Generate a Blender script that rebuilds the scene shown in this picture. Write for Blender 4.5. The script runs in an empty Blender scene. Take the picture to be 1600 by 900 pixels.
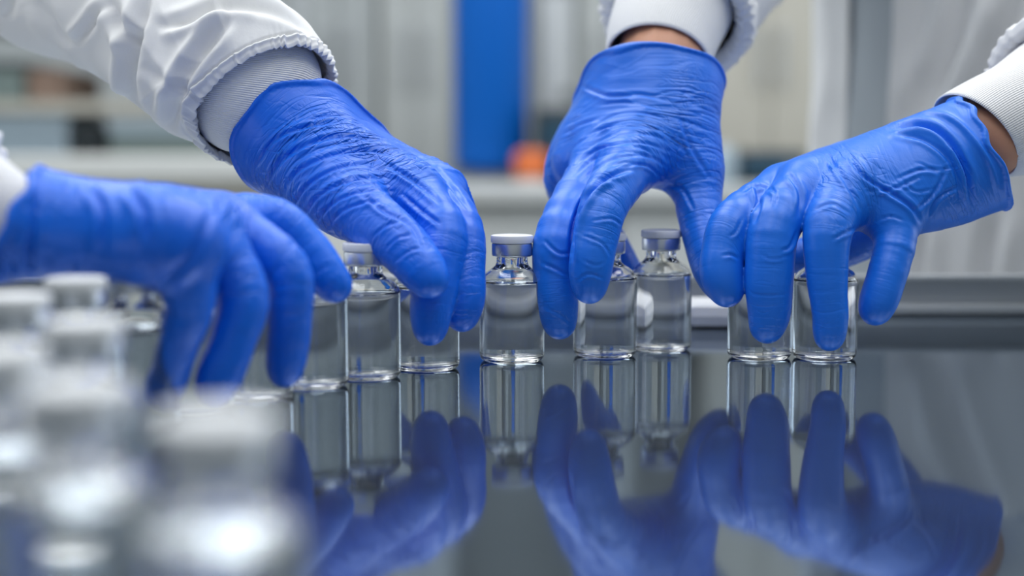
import bpy, bmesh, math, random
import numpy as np
from mathutils import Vector, Matrix
random.seed(7); np.random.seed(7)
S = bpy.context.scene
COL = S.collection
PI = math.pi

# ------------------------------------------------------------------ camera
F = 2360.0                      # focal length in pixels of the 1600 px frame
CD, CH, PITCH = 0.638, 0.096, math.atan(240.0/2360.0)
cam = bpy.data.cameras.new('camera'); camo = bpy.data.objects.new('camera', cam); COL.objects.link(camo)
cam.sensor_width = 36.0; cam.lens = 36.0*F/1600.0
camo.location = (0, -CD, CH); camo.rotation_euler = (PI/2-PITCH, 0, 0)
cam.clip_start = 0.01; cam.clip_end = 50
cam.dof.use_dof = True; cam.dof.focus_distance = 0.628; cam.dof.aperture_fstop = 4.1; cam.dof.aperture_blades = 0
S.camera = camo

# ------------------------------------------------------------------ world, lamps, exposure
S.view_settings.view_transform = 'Standard'; S.view_settings.look = 'None'
S.view_settings.exposure = 0.0; S.view_settings.gamma = 1.0; S.view_settings.use_curve_mapping = False
w = bpy.data.worlds.new('world'); S.world = w; w.use_nodes = True
w.node_tree.nodes['Background'].inputs[0].default_value = (0.80, 0.88, 0.95, 1)
w.node_tree.nodes['Background'].inputs[1].default_value = 0.24
S.cycles.max_bounces = 24; S.cycles.transmission_bounces = 22; S.cycles.glossy_bounces = 8
S.cycles.diffuse_bounces = 4; S.cycles.transparent_max_bounces = 12
S.cycles.sample_clamp_indirect = 8.0; S.cycles.blur_glossy = 0.3
CEIL = 1.9; FLOOR = -0.9
# ceiling light panels: (x, y, size x, size y, watts)
PANELS = [(-0.55, 0.75, 0.9, 1.5, 23), (0.75, 0.75, 0.9, 1.5, 23), (-0.55, -0.9, 0.9, 1.5, 14), (0.75, -0.9, 0.9, 1.5, 14),
          (-1.9, 0.0, 0.9, 1.5, 11), (2.1, 0.0, 0.9, 1.5, 11), (-0.9, 2.3, 1.5, 0.9, 19), (1.0, 2.3, 1.5, 0.9, 19)]
for (x, y, sx, sy, e) in PANELS:
    l = bpy.data.lights.new('ceiling_panel_lamp', 'AREA'); l.shape = 'RECTANGLE'; l.size = sx; l.size_y = sy
    l.energy = e; l.color = (0.96, 0.985, 1.0)
    o = bpy.data.objects.new('ceiling_panel_lamp', l); COL.objects.link(o); o.location = (x, y, CEIL-0.03)

# ------------------------------------------------------------------ helpers
def ray(px, py):
    d = Vector(((px-800.0)/F, (450.0-py)/F, -1.0))
    return Matrix.Rotation(PI/2-PITCH, 3, 'X') @ d
def at(px, py, dep):            # point on the pixel's ray at horizontal distance dep in front of the camera
    d = ray(px, py); t = dep/d.y
    return np.array((d.x*t, -CD+dep, CH+d.z*t))
def on_table(px, py, z=0.0):
    d = ray(px, py); t = (z-CH)/d.z
    return (d.x*t, -CD+d.y*t)
_c, _s = math.cos(PI/2-PITCH), math.sin(PI/2-PITCH)
def project(P):                 # world points -> pixel coordinates
    q = P-np.array((0, -CD, CH))
    yc = q[:, 1]*_c+q[:, 2]*_s; zc = -q[:, 1]*_s+q[:, 2]*_c
    return 800+F*q[:, 0]/-zc, 450-F*yc/-zc

def tag(o, label=None, cat=None, group=None, kind=None):
    if label: o['label'] = label
    if cat: o['category'] = cat
    if group: o['group'] = group
    if kind: o['kind'] = kind
    return o
def empty(name, loc, label, cat, group=None):
    o = bpy.data.objects.new(name, None); COL.objects.link(o); o.location = loc; o.empty_display_size = 0.02
    return tag(o, label, cat, group)
def link(name, me, mat, parent=None, smooth=True):
    if mat: me.materials.append(mat)
    if smooth: me.shade_smooth()
    o = bpy.data.objects.new(name, me); COL.objects.link(o)
    if parent is not None:
        o.parent = parent
        o.matrix_parent_inverse = Matrix.Identity(4)
    return o
def mesh_np(name, V, Fq):
    me = bpy.data.meshes.new(name)
    n = len(Fq); k = Fq.shape[1]
    me.vertices.add(len(V)); me.vertices.foreach_set('co', np.asarray(V, np.float32).ravel())
    me.loops.add(n*k); me.loops.foreach_set('vertex_index', np.asarray(Fq, np.int32).ravel())
    me.polygons.add(n); me.polygons.foreach_set('loop_start', np.arange(0, n*k, k, dtype=np.int32))
    me.update(calc_edges=True); me.validate()
    return me
def bm_mesh(name, bm):
    bmesh.ops.recalc_face_normals(bm, faces=bm.faces)
    me = bpy.data.meshes.new(name); bm.to_mesh(me); bm.free(); return me
def add_box(bm, c, s, bev=0.0, rot=None):
    r = bmesh.ops.create_cube(bm, size=1.0)
    vs = r['verts']
    for v in vs: v.co = Vector((v.co.x*s[0], v.co.y*s[1], v.co.z*s[2]))
    if bev > 0:
        es = list({e for v in vs for e in v.link_edges})
        rr = bmesh.ops.bevel(bm, geom=es, offset=bev, segments=2, affect='EDGES', profile=0.6)
        vs = list({v for f in rr['faces'] for v in f.verts} | {v for v in vs if v.is_valid})
    M = Matrix.Translation(c)
    if rot is not None: M = M @ Matrix.Rotation(rot, 4, 'Z')
    for v in vs: v.co = M @ v.co
def add_lathe(bm, prof, seg=48, c=(0, 0, 0), cap=True):
    rings = []
    for r, z in prof:
        if r < 1e-7: rings.append([bm.verts.new((c[0], c[1], c[2]+z))])
        else: rings.append([bm.verts.new((c[0]+r*math.cos(2*PI*i/seg), c[1]+r*math.sin(2*PI*i/seg), c[2]+z)) for i in range(seg)])
    for a, b in zip(rings[:-1], rings[1:]):
        for i in range(seg):
            j = (i+1) % seg
            if len(a) == 1 and len(b) == 1: continue
            if len(a) == 1: bm.faces.new((a[0], b[j], b[i]))
            elif len(b) == 1: bm.faces.new((a[i], a[j], b[0]))
            else: bm.faces.new((a[i], a[j], b[j], b[i]))
def boxobj(name, c, s, mat, parent=None, bev=0.004, rot=None):
    bm = bmesh.new(); add_box(bm, c, s, bev, rot)
    return link(name, bm_mesh(name, bm), mat, parent, smooth=False)
def latheobj(name, prof, mat, parent=None, seg=48, c=(0, 0, 0)):
    bm = bmesh.new(); add_lathe(bm, prof, seg, c)
    o = link(name, bm_mesh(name, bm), mat, parent)
    o.data.set_sharp_from_angle(angle=math.radians(50))
    return o

def mat(name, col, rough=0.5, metal=0.0, **kw):
    m = bpy.data.materials.new(name); m.use_nodes = True
    b = m.node_tree.nodes['Principled BSDF']
    b.inputs['Base Color'].default_value = (*col, 1); b.inputs['Roughness'].default_value = rough
    b.inputs['Metallic'].default_value = metal
    for k, v in kw.items(): b.inputs[k.replace('_', ' ')].default_value = v
    return m
def N(m, t, **kw):
    n = m.node_tree.nodes.new(t)
    for k, v in kw.items(): setattr(n, k, v)
    return n
def bsdf(m): return m.node_tree.nodes['Principled BSDF']
def noise_bump(m, scale, strength, dist=0.001, coords='Object', stretch=(1, 1, 1), detail=3):
    L = m.node_tree.links
    tc = N(m, 'ShaderNodeTexCoord'); mp = N(m, 'ShaderNodeMapping'); mp.inputs['Scale'].default_value = stretch
    n = N(m, 'ShaderNodeTexNoise'); n.inputs['Scale'].default_value = scale; n.inputs['Detail'].default_value = detail
    b = N(m, 'ShaderNodeBump'); b.inputs['Strength'].default_value = strength; b.inputs['Distance'].default_value = dist
    L.new(tc.outputs[coords], mp.inputs['Vector']); L.new(mp.outputs[0], n.inputs['Vector'])
    L.new(n.outputs['Fac'], b.inputs['Height']); L.new(b.outputs[0], bsdf(m).inputs['Normal'])
    return n, b
def noise_color(m, c1, c2, scale, stretch=(1, 1, 1), lo=0.35, hi=0.65, coords='Object'):
    L = m.node_tree.links
    tc = N(m, 'ShaderNodeTexCoord'); mp = N(m, 'ShaderNodeMapping'); mp.inputs['Scale'].default_value = stretch
    n = N(m, 'ShaderNodeTexNoise'); n.inputs['Scale'].default_value = scale
    r = N(m, 'ShaderNodeValToRGB'); r.color_ramp.elements[0].position = lo; r.color_ramp.elements[1].position = hi
    r.color_ramp.elements[0].color = (*c1, 1); r.color_ramp.elements[1].color = (*c2, 1)
    L.new(tc.outputs[coords], mp.inputs['Vector']); L.new(mp.outputs[0], n.inputs['Vector'])
    L.new(n.outputs['Fac'], r.inputs['Fac']); L.new(r.outputs[0], bsdf(m).inputs['Base Color'])

# numpy value noise
_perm = np.random.permutation(1024).astype(np.int64)
_vals = np.random.rand(1024).astype(np.float32)*2-1
def vnoise(P):
    P = np.asarray(P, np.float64); i = np.floor(P).astype(np.int64); f = P-i
    u = f*f*f*(f*(f*6-15)+10); out = 0
    for dx in (0, 1):
        for dy in (0, 1):
            for dz in (0, 1):
                h = _perm[(_perm[(_perm[(i[:, 0]+dx) & 1023]+i[:, 1]+dy) & 1023]+i[:, 2]+dz) & 1023]
                wgt = (u[:, 0] if dx else 1-u[:, 0])*(u[:, 1] if dy else 1-u[:, 1])*(u[:, 2] if dz else 1-u[:, 2])
                out = out+wgt*_vals[h]
    return out
def fbm(P, o=3):
    return sum(vnoise(P*2.03**k+17.3*k)*0.5**k for k in range(o))
def ridge(P):
    return 1-np.abs(vnoise(P))*2.0

# ------------------------------------------------------------------ materials
M = {}
def make_steel(name, col, rough, an=0.0):
    m = mat(name, col, rough, 1.0)
    noise_bump(m, 60, 0.02, 0.0005, stretch=(0.4, 6, 1), detail=2)
    return m
def glove_mat(name, col, col2):
    m = mat(name, col, 0.38, IOR=1.5, Specular_IOR_Level=0.52)
    L = m.node_tree.links
    noise_color(m, col, col2, 22, lo=0.3, hi=0.7)
    tc = N(m, 'ShaderNodeTexCoord')
    n1 = N(m, 'ShaderNodeTexNoise'); n1.inputs['Scale'].default_value = 240; n1.inputs['Detail'].default_value = 4
    at_ = N(m, 'ShaderNodeAttribute'); at_.attribute_name = 'flow'
    L.new(tc.outputs['Object'], n1.inputs['Vector'])
    cr_ = N(m, 'ShaderNodeAttribute'); cr_.attribute_name = 'crinkle'
    prev = None
    for sc_, dist_, w_ in (((150, 30, 30), 0.0011, 0.07), ((420, 60, 60), 0.0005, 0.09), ((60, 240, 240), 0.0003, 0.05)):
        mp_ = N(m, 'ShaderNodeMapping'); mp_.inputs['Scale'].default_value = sc_
        nn = N(m, 'ShaderNodeTexNoise'); nn.inputs['Scale'].default_value = 1.0; nn.inputs['Detail'].default_value = 1.5; nn.inputs['Distortion'].default_value = 0.5
        L.new(at_.outputs['Vector'], mp_.inputs['Vector']); L.new(mp_.outputs[0], nn.inputs['Vector'])
        s_ = N(m, 'ShaderNodeMath', operation='SUBTRACT'); s_.inputs[1].default_value = 0.5; L.new(nn.outputs['Fac'], s_.inputs[0])
        a_ = N(m, 'ShaderNodeMath', operation='ABSOLUTE'); L.new(s_.outputs[0], a_.inputs[0])
        r_ = N(m, 'ShaderNodeMapRange'); r_.interpolation_type = 'SMOOTHSTEP'; r_.inputs['From Max'].default_value = w_; L.new(a_.outputs[0], r_.inputs['Value'])
        bb_ = N(m, 'ShaderNodeBump'); L.new(cr_.outputs['Fac'], bb_.inputs['Strength']); bb_.inputs['Distance'].default_value = dist_
        L.new(r_.outputs[0], bb_.inputs['Height'])
        if prev: L.new(prev.outputs[0], bb_.inputs['Normal'])
        prev = bb_
    b2 = N(m, 'ShaderNodeBump'); b2.inputs['Strength'].default_value = 0.10; b2.inputs['Distance'].default_value = 0.0005
    L.new(n1.outputs['Fac'], b2.inputs['Height']); b1 = prev
    L.new(b1.outputs[0], b2.inputs['Normal']); L.new(b2.outputs[0], bsdf(m).inputs['Normal'])
    return m
M['glove_l'] = glove_mat('blue_nitrile', (0.0, 0.115, 0.70), (0.0, 0.150, 0.82))
M['glove_r'] = glove_mat('pale_blue_nitrile', (0.003, 0.145, 0.70), (0.012, 0.175, 0.82))
M['cloth'] = mat('white_cotton', (0.79, 0.79, 0.80), 0.85)
noise_bump(M['cloth'], 900, 0.12, 0.0004, detail=2)
M['rib'] = mat('white_rib_knit', (0.82, 0.82, 0.83), 0.9)
def rib_nodes(m):
    L = m.node_tree.links
    uv = N(m, 'ShaderNodeUVMap'); uv.uv_map = 'UVMap'; sp = N(m, 'ShaderNodeSeparateXYZ'); L.new(uv.outputs[0], sp.inputs[0])
    mu = N(m, 'ShaderNodeMath', operation='MULTIPLY'); mu.inputs[1].default_value = 2*PI*150; L.new(sp.outputs['X'], mu.inputs[0])
    si = N(m, 'ShaderNodeMath', operation='SINE'); L.new(mu.outputs[0], si.inputs[0])
    b = N(m, 'ShaderNodeBump'); b.inputs['Strength'].default_value = 0.6; b.inputs['Distance'].default_value = 0.00022
    L.new(si.outputs[0], b.inputs['Height']); L.new(b.outputs[0], bsdf(m).inputs['Normal'])
rib_nodes(M['rib'])
M['skin'] = mat('skin', (0.55, 0.27, 0.17), 0.55, Subsurface_Weight=0.15, Subsurface_Scale=0.004)
noise_bump(M['skin'], 500, 0.15, 0.0004)
M['glass'] = mat('vial_glass', (0.995, 1.0, 0.998), 0.0, IOR=1.47, Transmission_Weight=1.0)
M['water'] = mat('clear_liquid', (1, 1, 1), 0.0, IOR=1.33, Transmission_Weight=1.0)
M['alu'] = mat('crimp_aluminium', (0.74, 0.76, 0.80), 0.36, 1.0)
M['cap'] = mat('white_plastic_cap', (0.78, 0.79, 0.80), 0.4)
M['rubber'] = mat('grey_rubber', (0.16, 0.16, 0.17), 0.6)
M['trouser'] = mat('navy_trouser_cloth', (0.02, 0.03, 0.07), 0.9)
M['shoe'] = mat('white_shoe_leather', (0.6, 0.6, 0.6), 0.5)
def table_mat():
    m = mat('polished_steel_table', (0.40, 0.44, 0.48), 0.06, 1.0)
    bsdf(m).inputs['Specular Tint'].default_value = (0.50, 0.56, 0.63, 1)
    L = m.node_tree.links
    n, b = noise_bump(m, 90, 0.022, 0.0003, stretch=(0.25, 3.0, 1), detail=3)
    tc = N(m, 'ShaderNodeTexCoord'); n2 = N(m, 'ShaderNodeTexNoise'); n2.inputs['Scale'].default_value = 9; n2.inputs['Detail'].default_value = 4
    r = N(m, 'ShaderNodeMapRange'); r.inputs['To Min'].default_value = 0.04; r.inputs['To Max'].default_value = 0.075
    L.new(tc.outputs['Object'], n2.inputs['Vector']); L.new(n2.outputs['Fac'], r.inputs['Value']); L.new(r.outputs[0], bsdf(m).inputs['Roughness'])
    g = N(m, 'ShaderNodeBsdfPrincipled'); g.inputs['Base Color'].default_value = (0.42, 0.46, 0.48, 1); g.inputs['Metallic'].default_value = 1; g.inputs['Roughness'].default_value = 0.62
    mx = N(m, 'ShaderNodeMixShader'); mx.inputs[0].default_value = 0.04
    L.new(bsdf(m).outputs[0], mx.inputs[1]); L.new(g.outputs[0], mx.inputs[2]); L.new(mx.outputs[0], m.node_tree.nodes['Material Output'].inputs['Surface'])
    return m
M['table'] = table_mat()
M['steel'] = make_steel('brushed_steel', (0.62, 0.64, 0.66), 0.42)
M['rim'] = mat('dull_rim_steel', (0.50, 0.52, 0.54), 0.4, 0.3)
M['wall'] = mat('wall_paint', (0.50, 0.53, 0.53), 0.8); noise_color(M['wall'], (0.47, 0.50, 0.50), (0.54, 0.57, 0.57), 3)
M['wall_side'] = mat('side_wall_paint', (0.42, 0.45, 0.46), 0.8)
M['floor'] = mat('floor_vinyl', (0.30, 0.32, 0.33), 0.5); noise_color(M['floor'], (0.27, 0.29, 0.30), (0.33, 0.35, 0.36), 12)
M['ceil'] = mat('ceiling_paint', (0.62, 0.65, 0.66), 0.8)
M['blue'] = mat('blue_enamel', (0.0, 0.105, 0.46), 0.5, Specular_IOR_Level=0.2)
M['dark'] = mat('dark_plastic', (0.02, 0.028, 0.033), 0.4)
M['teal'] = mat('dark_teal_plastic', (0.01, 0.05, 0.09), 0.4)
M['orange'] = mat('orange_plastic', (0.62, 0.14, 0.03), 0.6)
M['pale'] = mat('pale_laminate', (0.66, 0.67, 0.65), 0.6)
M['beige'] = mat('beige_laminate', (0.50, 0.48, 0.42), 0.6)
M['green'] = mat('grey_green_enamel', (0.17, 0.22, 0.21), 0.5)
M['lblue'] = mat('blue_grey_enamel', (0.32, 0.40, 0.46), 0.45)
M['brown'] = mat('brown_carton', (0.25, 0.17, 0.13), 0.8)
M['lgrey'] = mat('light_grey_enamel', (0.56, 0.58, 0.58), 0.5)
M['cab'] = mat('cabinet_enamel', (0.40, 0.425, 0.43), 0.5)
M['cab2'] = mat('cabinet_door_enamel', (0.44, 0.46, 0.455), 0.5)
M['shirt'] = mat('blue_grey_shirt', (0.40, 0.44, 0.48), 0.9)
M['grey'] = mat('mid_grey_enamel', (0.22, 0.24, 0.25), 0.5)

# ------------------------------------------------------------------ the room
def struct(name, c, s, m): return tag(boxobj(name, c, s, m, bev=0), kind='structure')
struct('floor', (0, 0.4, FLOOR-0.05), (7.2, 6.8, 0.1), M['floor'])
struct('ceiling', (0, 0.4, CEIL+0.05), (7.2, 6.8, 0.1), M['ceil'])
struct('wall_back', (0, 3.85, 0.5), (7.2, 0.1, 2.8), M['wall'])
struct('wall_left', (-3.55, 0.4, 0.5), (0.1, 6.8, 2.8), M['wall_side'])
struct('wall_right', (3.55, 0.4, 0.5), (0.1, 6.8, 2.8), M['wall_side'])
struct('wall_front', (0, -3.05, 0.5), (7.2, 0.1, 2.8), M['wall_side'])
PANE_GLOW = mat('window_daylight', (0.8, 0.9, 1.0), 0.5); bsdf(PANE_GLOW).inputs['Emission Color'].default_value = (0.85, 0.93, 1.0, 1); bsdf(PANE_GLOW).inputs['Emission Strength'].default_value = 2.4
k_ = 0
for wx in (-1, 1):  # unseen glowing side windows, added for bright vertical streaks in the vials
    for wy in (0.9, 2.1):
        k_ += 1
        wf = bpy.data.objects.new('window_%d' % k_, None); COL.objects.link(wf); wf.location = (wx*3.49, wy, 0.75); tag(wf, kind='structure')
        bm = bmesh.new()
        for (oy, oz, dy_, dz_) in ((0, 0.73, 0.86, 0.06), (0, -0.73, 0.86, 0.06), (0.4, 0, 0.06, 1.4), (-0.4, 0, 0.06, 1.4), (0, 0, 0.03, 1.4)): add_box(bm, (0, oy, oz), (0.06, dy_, dz_), 0.004)
        link('window_frame', bm_mesh('window_frame', bm), mat('window_frame_paint', (0.7, 0.7, 0.7), 0.5), wf, smooth=False)
        boxobj('window_pane', (wx*0.012, 0, 0), (0.01, 0.76, 1.4), PANE_GLOW, wf, 0)
struct('baseboard_back', (0, 3.785, FLOOR+0.06), (7.0, 0.03, 0.12), M['grey'])

# ------------------------------------------------------------------ the table
TX0, TX1, TY0, TY1 = -0.62, 0.95, -1.0, 0.172
t = empty('lab_table', (0.1, -0.4, FLOOR), 'polished steel table with a low raised rim, carrying all the vials', 'table')
def tbl(name, c, s, m, bev=0.002): 
    o = boxobj(name, (c[0]-0.1, c[1]+0.4, c[2]-FLOOR), s, m, t, bev); return o
tbl('table_top', ((TX0+TX1)/2, (TY0+TY1)/2, -0.015), (TX1-TX0, TY1-TY0, 0.03), M['table'], 0.003)
bm = bmesh.new()
cx, cy = (TX0+TX1)/2-0.1, TY1+0.4
add_box(bm, (cx, cy+0.003, -0.003-FLOOR), (TX1-TX0, 0.006, 0.046), 0.0015)
add_box(bm, (cx, cy-0.004, 0.003-FLOOR), (TX1-TX0-0.02, 0.012, 0.005), 0.0015)
add_box(bm, (cx, cy-0.0005, 0.0195-FLOOR), (TX1-TX0, 0.011, 0.003), 0.0013)
link('rim', bm_mesh('rim', bm), M['rim'], t, smooth=False)
for lx in (TX0+0.06, TX1-0.06):
    for ly in (TY0+0.06, TY1-0.06):
        tbl('leg', (lx, ly, (FLOOR-0.03)/2), (0.035, 0.035, -FLOOR-0.03), M['steel'])
tbl('stretcher', ((TX0+TX1)/2, (TY0+TY1)/2, -0.62), (TX1-TX0-0.1, 0.03, 0.03), M['steel'])

# ------------------------------------------------------------------ the vials
mm = 0.001
OUT = [(0, 0.9), (4, 0.8), (8, 0.35), (10.2, 0.0), (11.4, 0.15), (12.6, 0.75), (13.3, 1.9), (13.5, 3.2), (13.5, 18), (13.5, 32.3), (13.35, 33.8), (12.7, 35.5),
       (11.4, 37.1), (9.6, 38.4), (7.9, 39.4), (6.9, 40.4), (6.5, 41.6), (6.45, 44.0), (7.9, 44.6), (8.1, 45.3), (8.1, 47.6), (7.7, 48.0)]
INN = [(3.4, 48.0), (3.3, 44.5), (3.3, 41.5), (4.2, 40.2), (6.5, 38.9), (8.9, 37.5), (10.7, 36.2), (11.9, 34.8), (12.35, 33.2), (12.4, 31.5), (12.4, 18), (12.4, 4.2),
       (12.1, 3.0), (11.2, 2.3), (9.5, 2.0), (5, 2.2), (0, 2.4)]
LVL = 33.0
LIQ = [(0, 2.32), (5, 2.12), (9.5, 1.9), (11.3, 2.2), (12.25, 2.95), (12.5, 4.2), (12.5, 18), (12.5, 31.4), (12.47, LVL+0.9), (12.2, LVL+0.45), (11.6, LVL+0.12), (10.5, LVL), (5, LVL), (0, LVL)]
def vp(P): return [(r*mm*1.022, z*mm*1.012) for r, z in P]
def make_vial(loc, label, group):
    root = empty('glass_vial', loc, label, 'vial', group)
    latheobj('vial_body', vp(OUT)+vp(INN), M['glass'], root, 72)
    latheobj('liquid', vp(LIQ), M['water'], root, 72)
    latheobj('stopper', vp([(0, 43.5), (3.1, 43.7), (3.2, 48.0), (7.6, 48.05), (7.6, 49.2), (0, 49.2)]), M['rubber'], root, 40)
    latheobj('crimp', vp([(6.6, 44.15), (7.9, 44.2), (8.35, 44.6), (8.4, 45.2), (8.4, 49.0), (8.2, 49.5), (7.6, 49.6), (0, 49.6), (0, 49.25), (7.9, 49.2), (8.12, 48.8), (8.14, 45.0), (7.8, 44.5), (6.6, 44.4)]), M['alu'], root, 64)
    latheobj('cap', vp([(0, 49.65), (8.0, 49.65), (8.7, 50.0), (8.8, 50.6), (8.8, 52.4), (8.6, 52.9), (8.1, 53.05), (7.0, 52.85), (0, 52.8)]), M['cap'], root, 64)
    return root
def copy_tree(o, parent=None):
    c = o.copy(); COL.objects.link(c); c.parent = parent
    for ch in [x for x in o.children]: copy_tree(ch, c)
    return c
GR, GL, GF = 'sharp vials in the row at the right', 'vials of the left row behind the nearer gloves', 'out of focus vials in the left foreground'
# (pixel x, size relative to the middle vial, label, group)
VIALS = [
 (800, 1.00, 'clear glass vial standing alone between the two middle gloves, whole and sharp', GR),
 (946, 0.978, 'clear glass vial with the front fingertip of the central glove over its left shoulder', GR),
 (1033, 0.950, 'fully capped glass vial just right of the one the central glove touches', GR),
 (1189, 0.987, 'glass vial behind the middle finger of the rightmost glove, left of its neighbour', GR),
 (1291, 0.989, 'last glass vial of the row at right, behind the fingertip of the rightmost glove', GR),
 (665, 1.036, 'glass vial under the fingertips of the white-sleeved glove reaching from upper left', GL),
 (571, 1.075, 'glass vial with a grey shaded cap showing between the two left gloves', GL),
 (486, 1.115, 'glass vial whose cap hides behind the pointing finger of the nearest glove', GL),
 (397, 1.165, 'glass vial mostly hidden between two hanging fingers of the nearest glove', GL),
 (300, 1.225, 'glass vial behind the two leftmost hanging fingers of the nearest glove', GL),
 (210, 1.30, 'glass vial with a dark cap just under the palm of the nearest glove', GL),
 (117, 1.43, 'blurred vial with its pale cap touching the wrist of the nearest glove in view', GF),
 (22, 1.60, 'blurred vial at the left picture edge, higher than the other foreground caps', GF),
 (128, 1.86, 'blurred vial with a pale cap just below the smallest foreground cap', GF),
 (-6, 2.15, 'strongly blurred vial cut off by the left picture edge', GF),
 (112, 2.50, 'strongly blurred big vial second nearest to the camera, low at left', GF),
 (335, 2.82, 'strongly blurred nearest vial, a wide pale cap alone at the bottom left centre', GF)]
proto = None
for i, (px, s, lab, g) in enumerate(VIALS):
    # distance from the camera scales with 1/size; x from the pixel column
    dep = CD/s; p = on_table(px, 212+352*s)
    x = (px-800)/F*dep*1.003
    loc = (x, -CD+dep, 0)
    if proto is None: proto = make_vial(loc, lab, g); o = proto
    else:
        o = copy_tree(proto); o.location = loc; o['label'] = lab; o['group'] = g
    o.rotation_euler = (0, 0, random.uniform(0, 6.28))

# ------------------------------------------------------------------ implicit surfaces for gloves
def caps_d(P, a, b, ra, rb):
    ba = b-a; l2 = float(ba@ba)+1e-12
    pa = P-a.astype(np.float32)
    h = np.clip((pa@ba.astype(np.float32))/l2, 0, 1)
    q = pa-h[..., None]*ba.astype(np.float32)
    return np.sqrt(np.einsum('...i,...i->...', q, q))-(ra+(rb-ra)*h)
def smin(a, b, k):
    h = np.clip(0.5+0.5*(b-a)/k, 0, 1)
    return b+(a-b)*h-k*h*(1-h)
BIG = 0.02
def surface_nets(D, org, h):
    nx, ny, nz = D.shape; ins = D < 0
    c = ins[:-1, :-1, :-1].astype(np.int8)
    cnt = sum(ins[i:nx-1+i, j:ny-1+j, k:nz-1+k].astype(np.int8) for i in (0, 1) for j in (0, 1) for k in (0, 1))
    act = (cnt > 0) & (cnt < 8); I = np.argwhere(act); idx = -np.ones(act.shape, np.int64); idx[act] = np.arange(len(I))
    acc = np.zeros((len(I), 3)); n = np.zeros(len(I))
    cs = [(i, j, k) for i in (0, 1) for j in (0, 1) for k in (0, 1)]
    for a in cs:
        for ax in range(3):
            if a[ax]: continue
            b = list(a); b[ax] = 1
            da = D[I[:, 0]+a[0], I[:, 1]+a[1], I[:, 2]+a[2]]; db = D[I[:, 0]+b[0], I[:, 1]+b[1], I[:, 2]+b[2]]
            m = (da < 0) != (db < 0); tt = np.where(m, da/(da-db+1e-20), 0)
            pos = np.array(a, float)[None].repeat(len(I), 0); pos[:, ax] = tt
            acc += pos*m[:, None]; n += m
    V = org+(I+acc/n[:, None])*h
    quads = []
    for ax in range(3):
        o1, o2 = (ax+1) % 3, (ax+2) % 3
        A = [slice(None)]*3; B = [slice(None)]*3; A[ax] = slice(0, -1); B[ax] = slice(1, None)
        e = ins[tuple(A)] != ins[tuple(B)]
        E = np.argwhere(e); E = E[(E[:, o1] > 0) & (E[:, o2] > 0) & (E[:, o1] < D.shape[o1]-1) & (E[:, o2] < D.shape[o2]-1)]
        def cell(d1, d2):
            C = E.copy(); C[:, o1] -= d1; C[:, o2] -= d2; return idx[C[:, 0], C[:, 1], C[:, 2]]
        q = np.stack([cell(1, 1), cell(0, 1), cell(0, 0), cell(1, 0)], 1)
        s = ins[E[:, 0], E[:, 1], E[:, 2]]
        q[~s] = q[~s][:, ::-1]
        quads.append(q)
    return V, np.concatenate(quads)
def vnormals(V, Q):
    a, b, c, d = (V[Q[:, i]] for i in range(4)); n = np.cross(c-a, d-b)
    out = np.zeros_like(V)
    for i in range(4):
        for k in range(3): out[:, k] += np.bincount(Q[:, i], n[:, k], len(V))
    return out/(np.linalg.norm(out, axis=1, keepdims=True)+1e-20)

def smooth_chain(pts, n=5):
    """Catmull-Rom through (x,y,z,r) rows."""
    P = np.array(pts, float); P = np.vstack([2*P[0]-P[1], P, 2*P[-1]-P[-2]]); out = []
    for i in range(1, len(P)-2):
        for k in range(n):
            t_ = k/n; a, b, c, d = P[i-1], P[i], P[i+1], P[i+2]
            out.append(0.5*((2*b)+(-a+c)*t_+(2*a-5*b+4*c-d)*t_*t_+(-a+3*b-3*c+d)*t_**3))
    out.append(P[-2]); return np.array(out)
def J(rows): return [np.array([*at(px, py, dep), r*mm]) for px, py, dep, r in rows]

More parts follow.
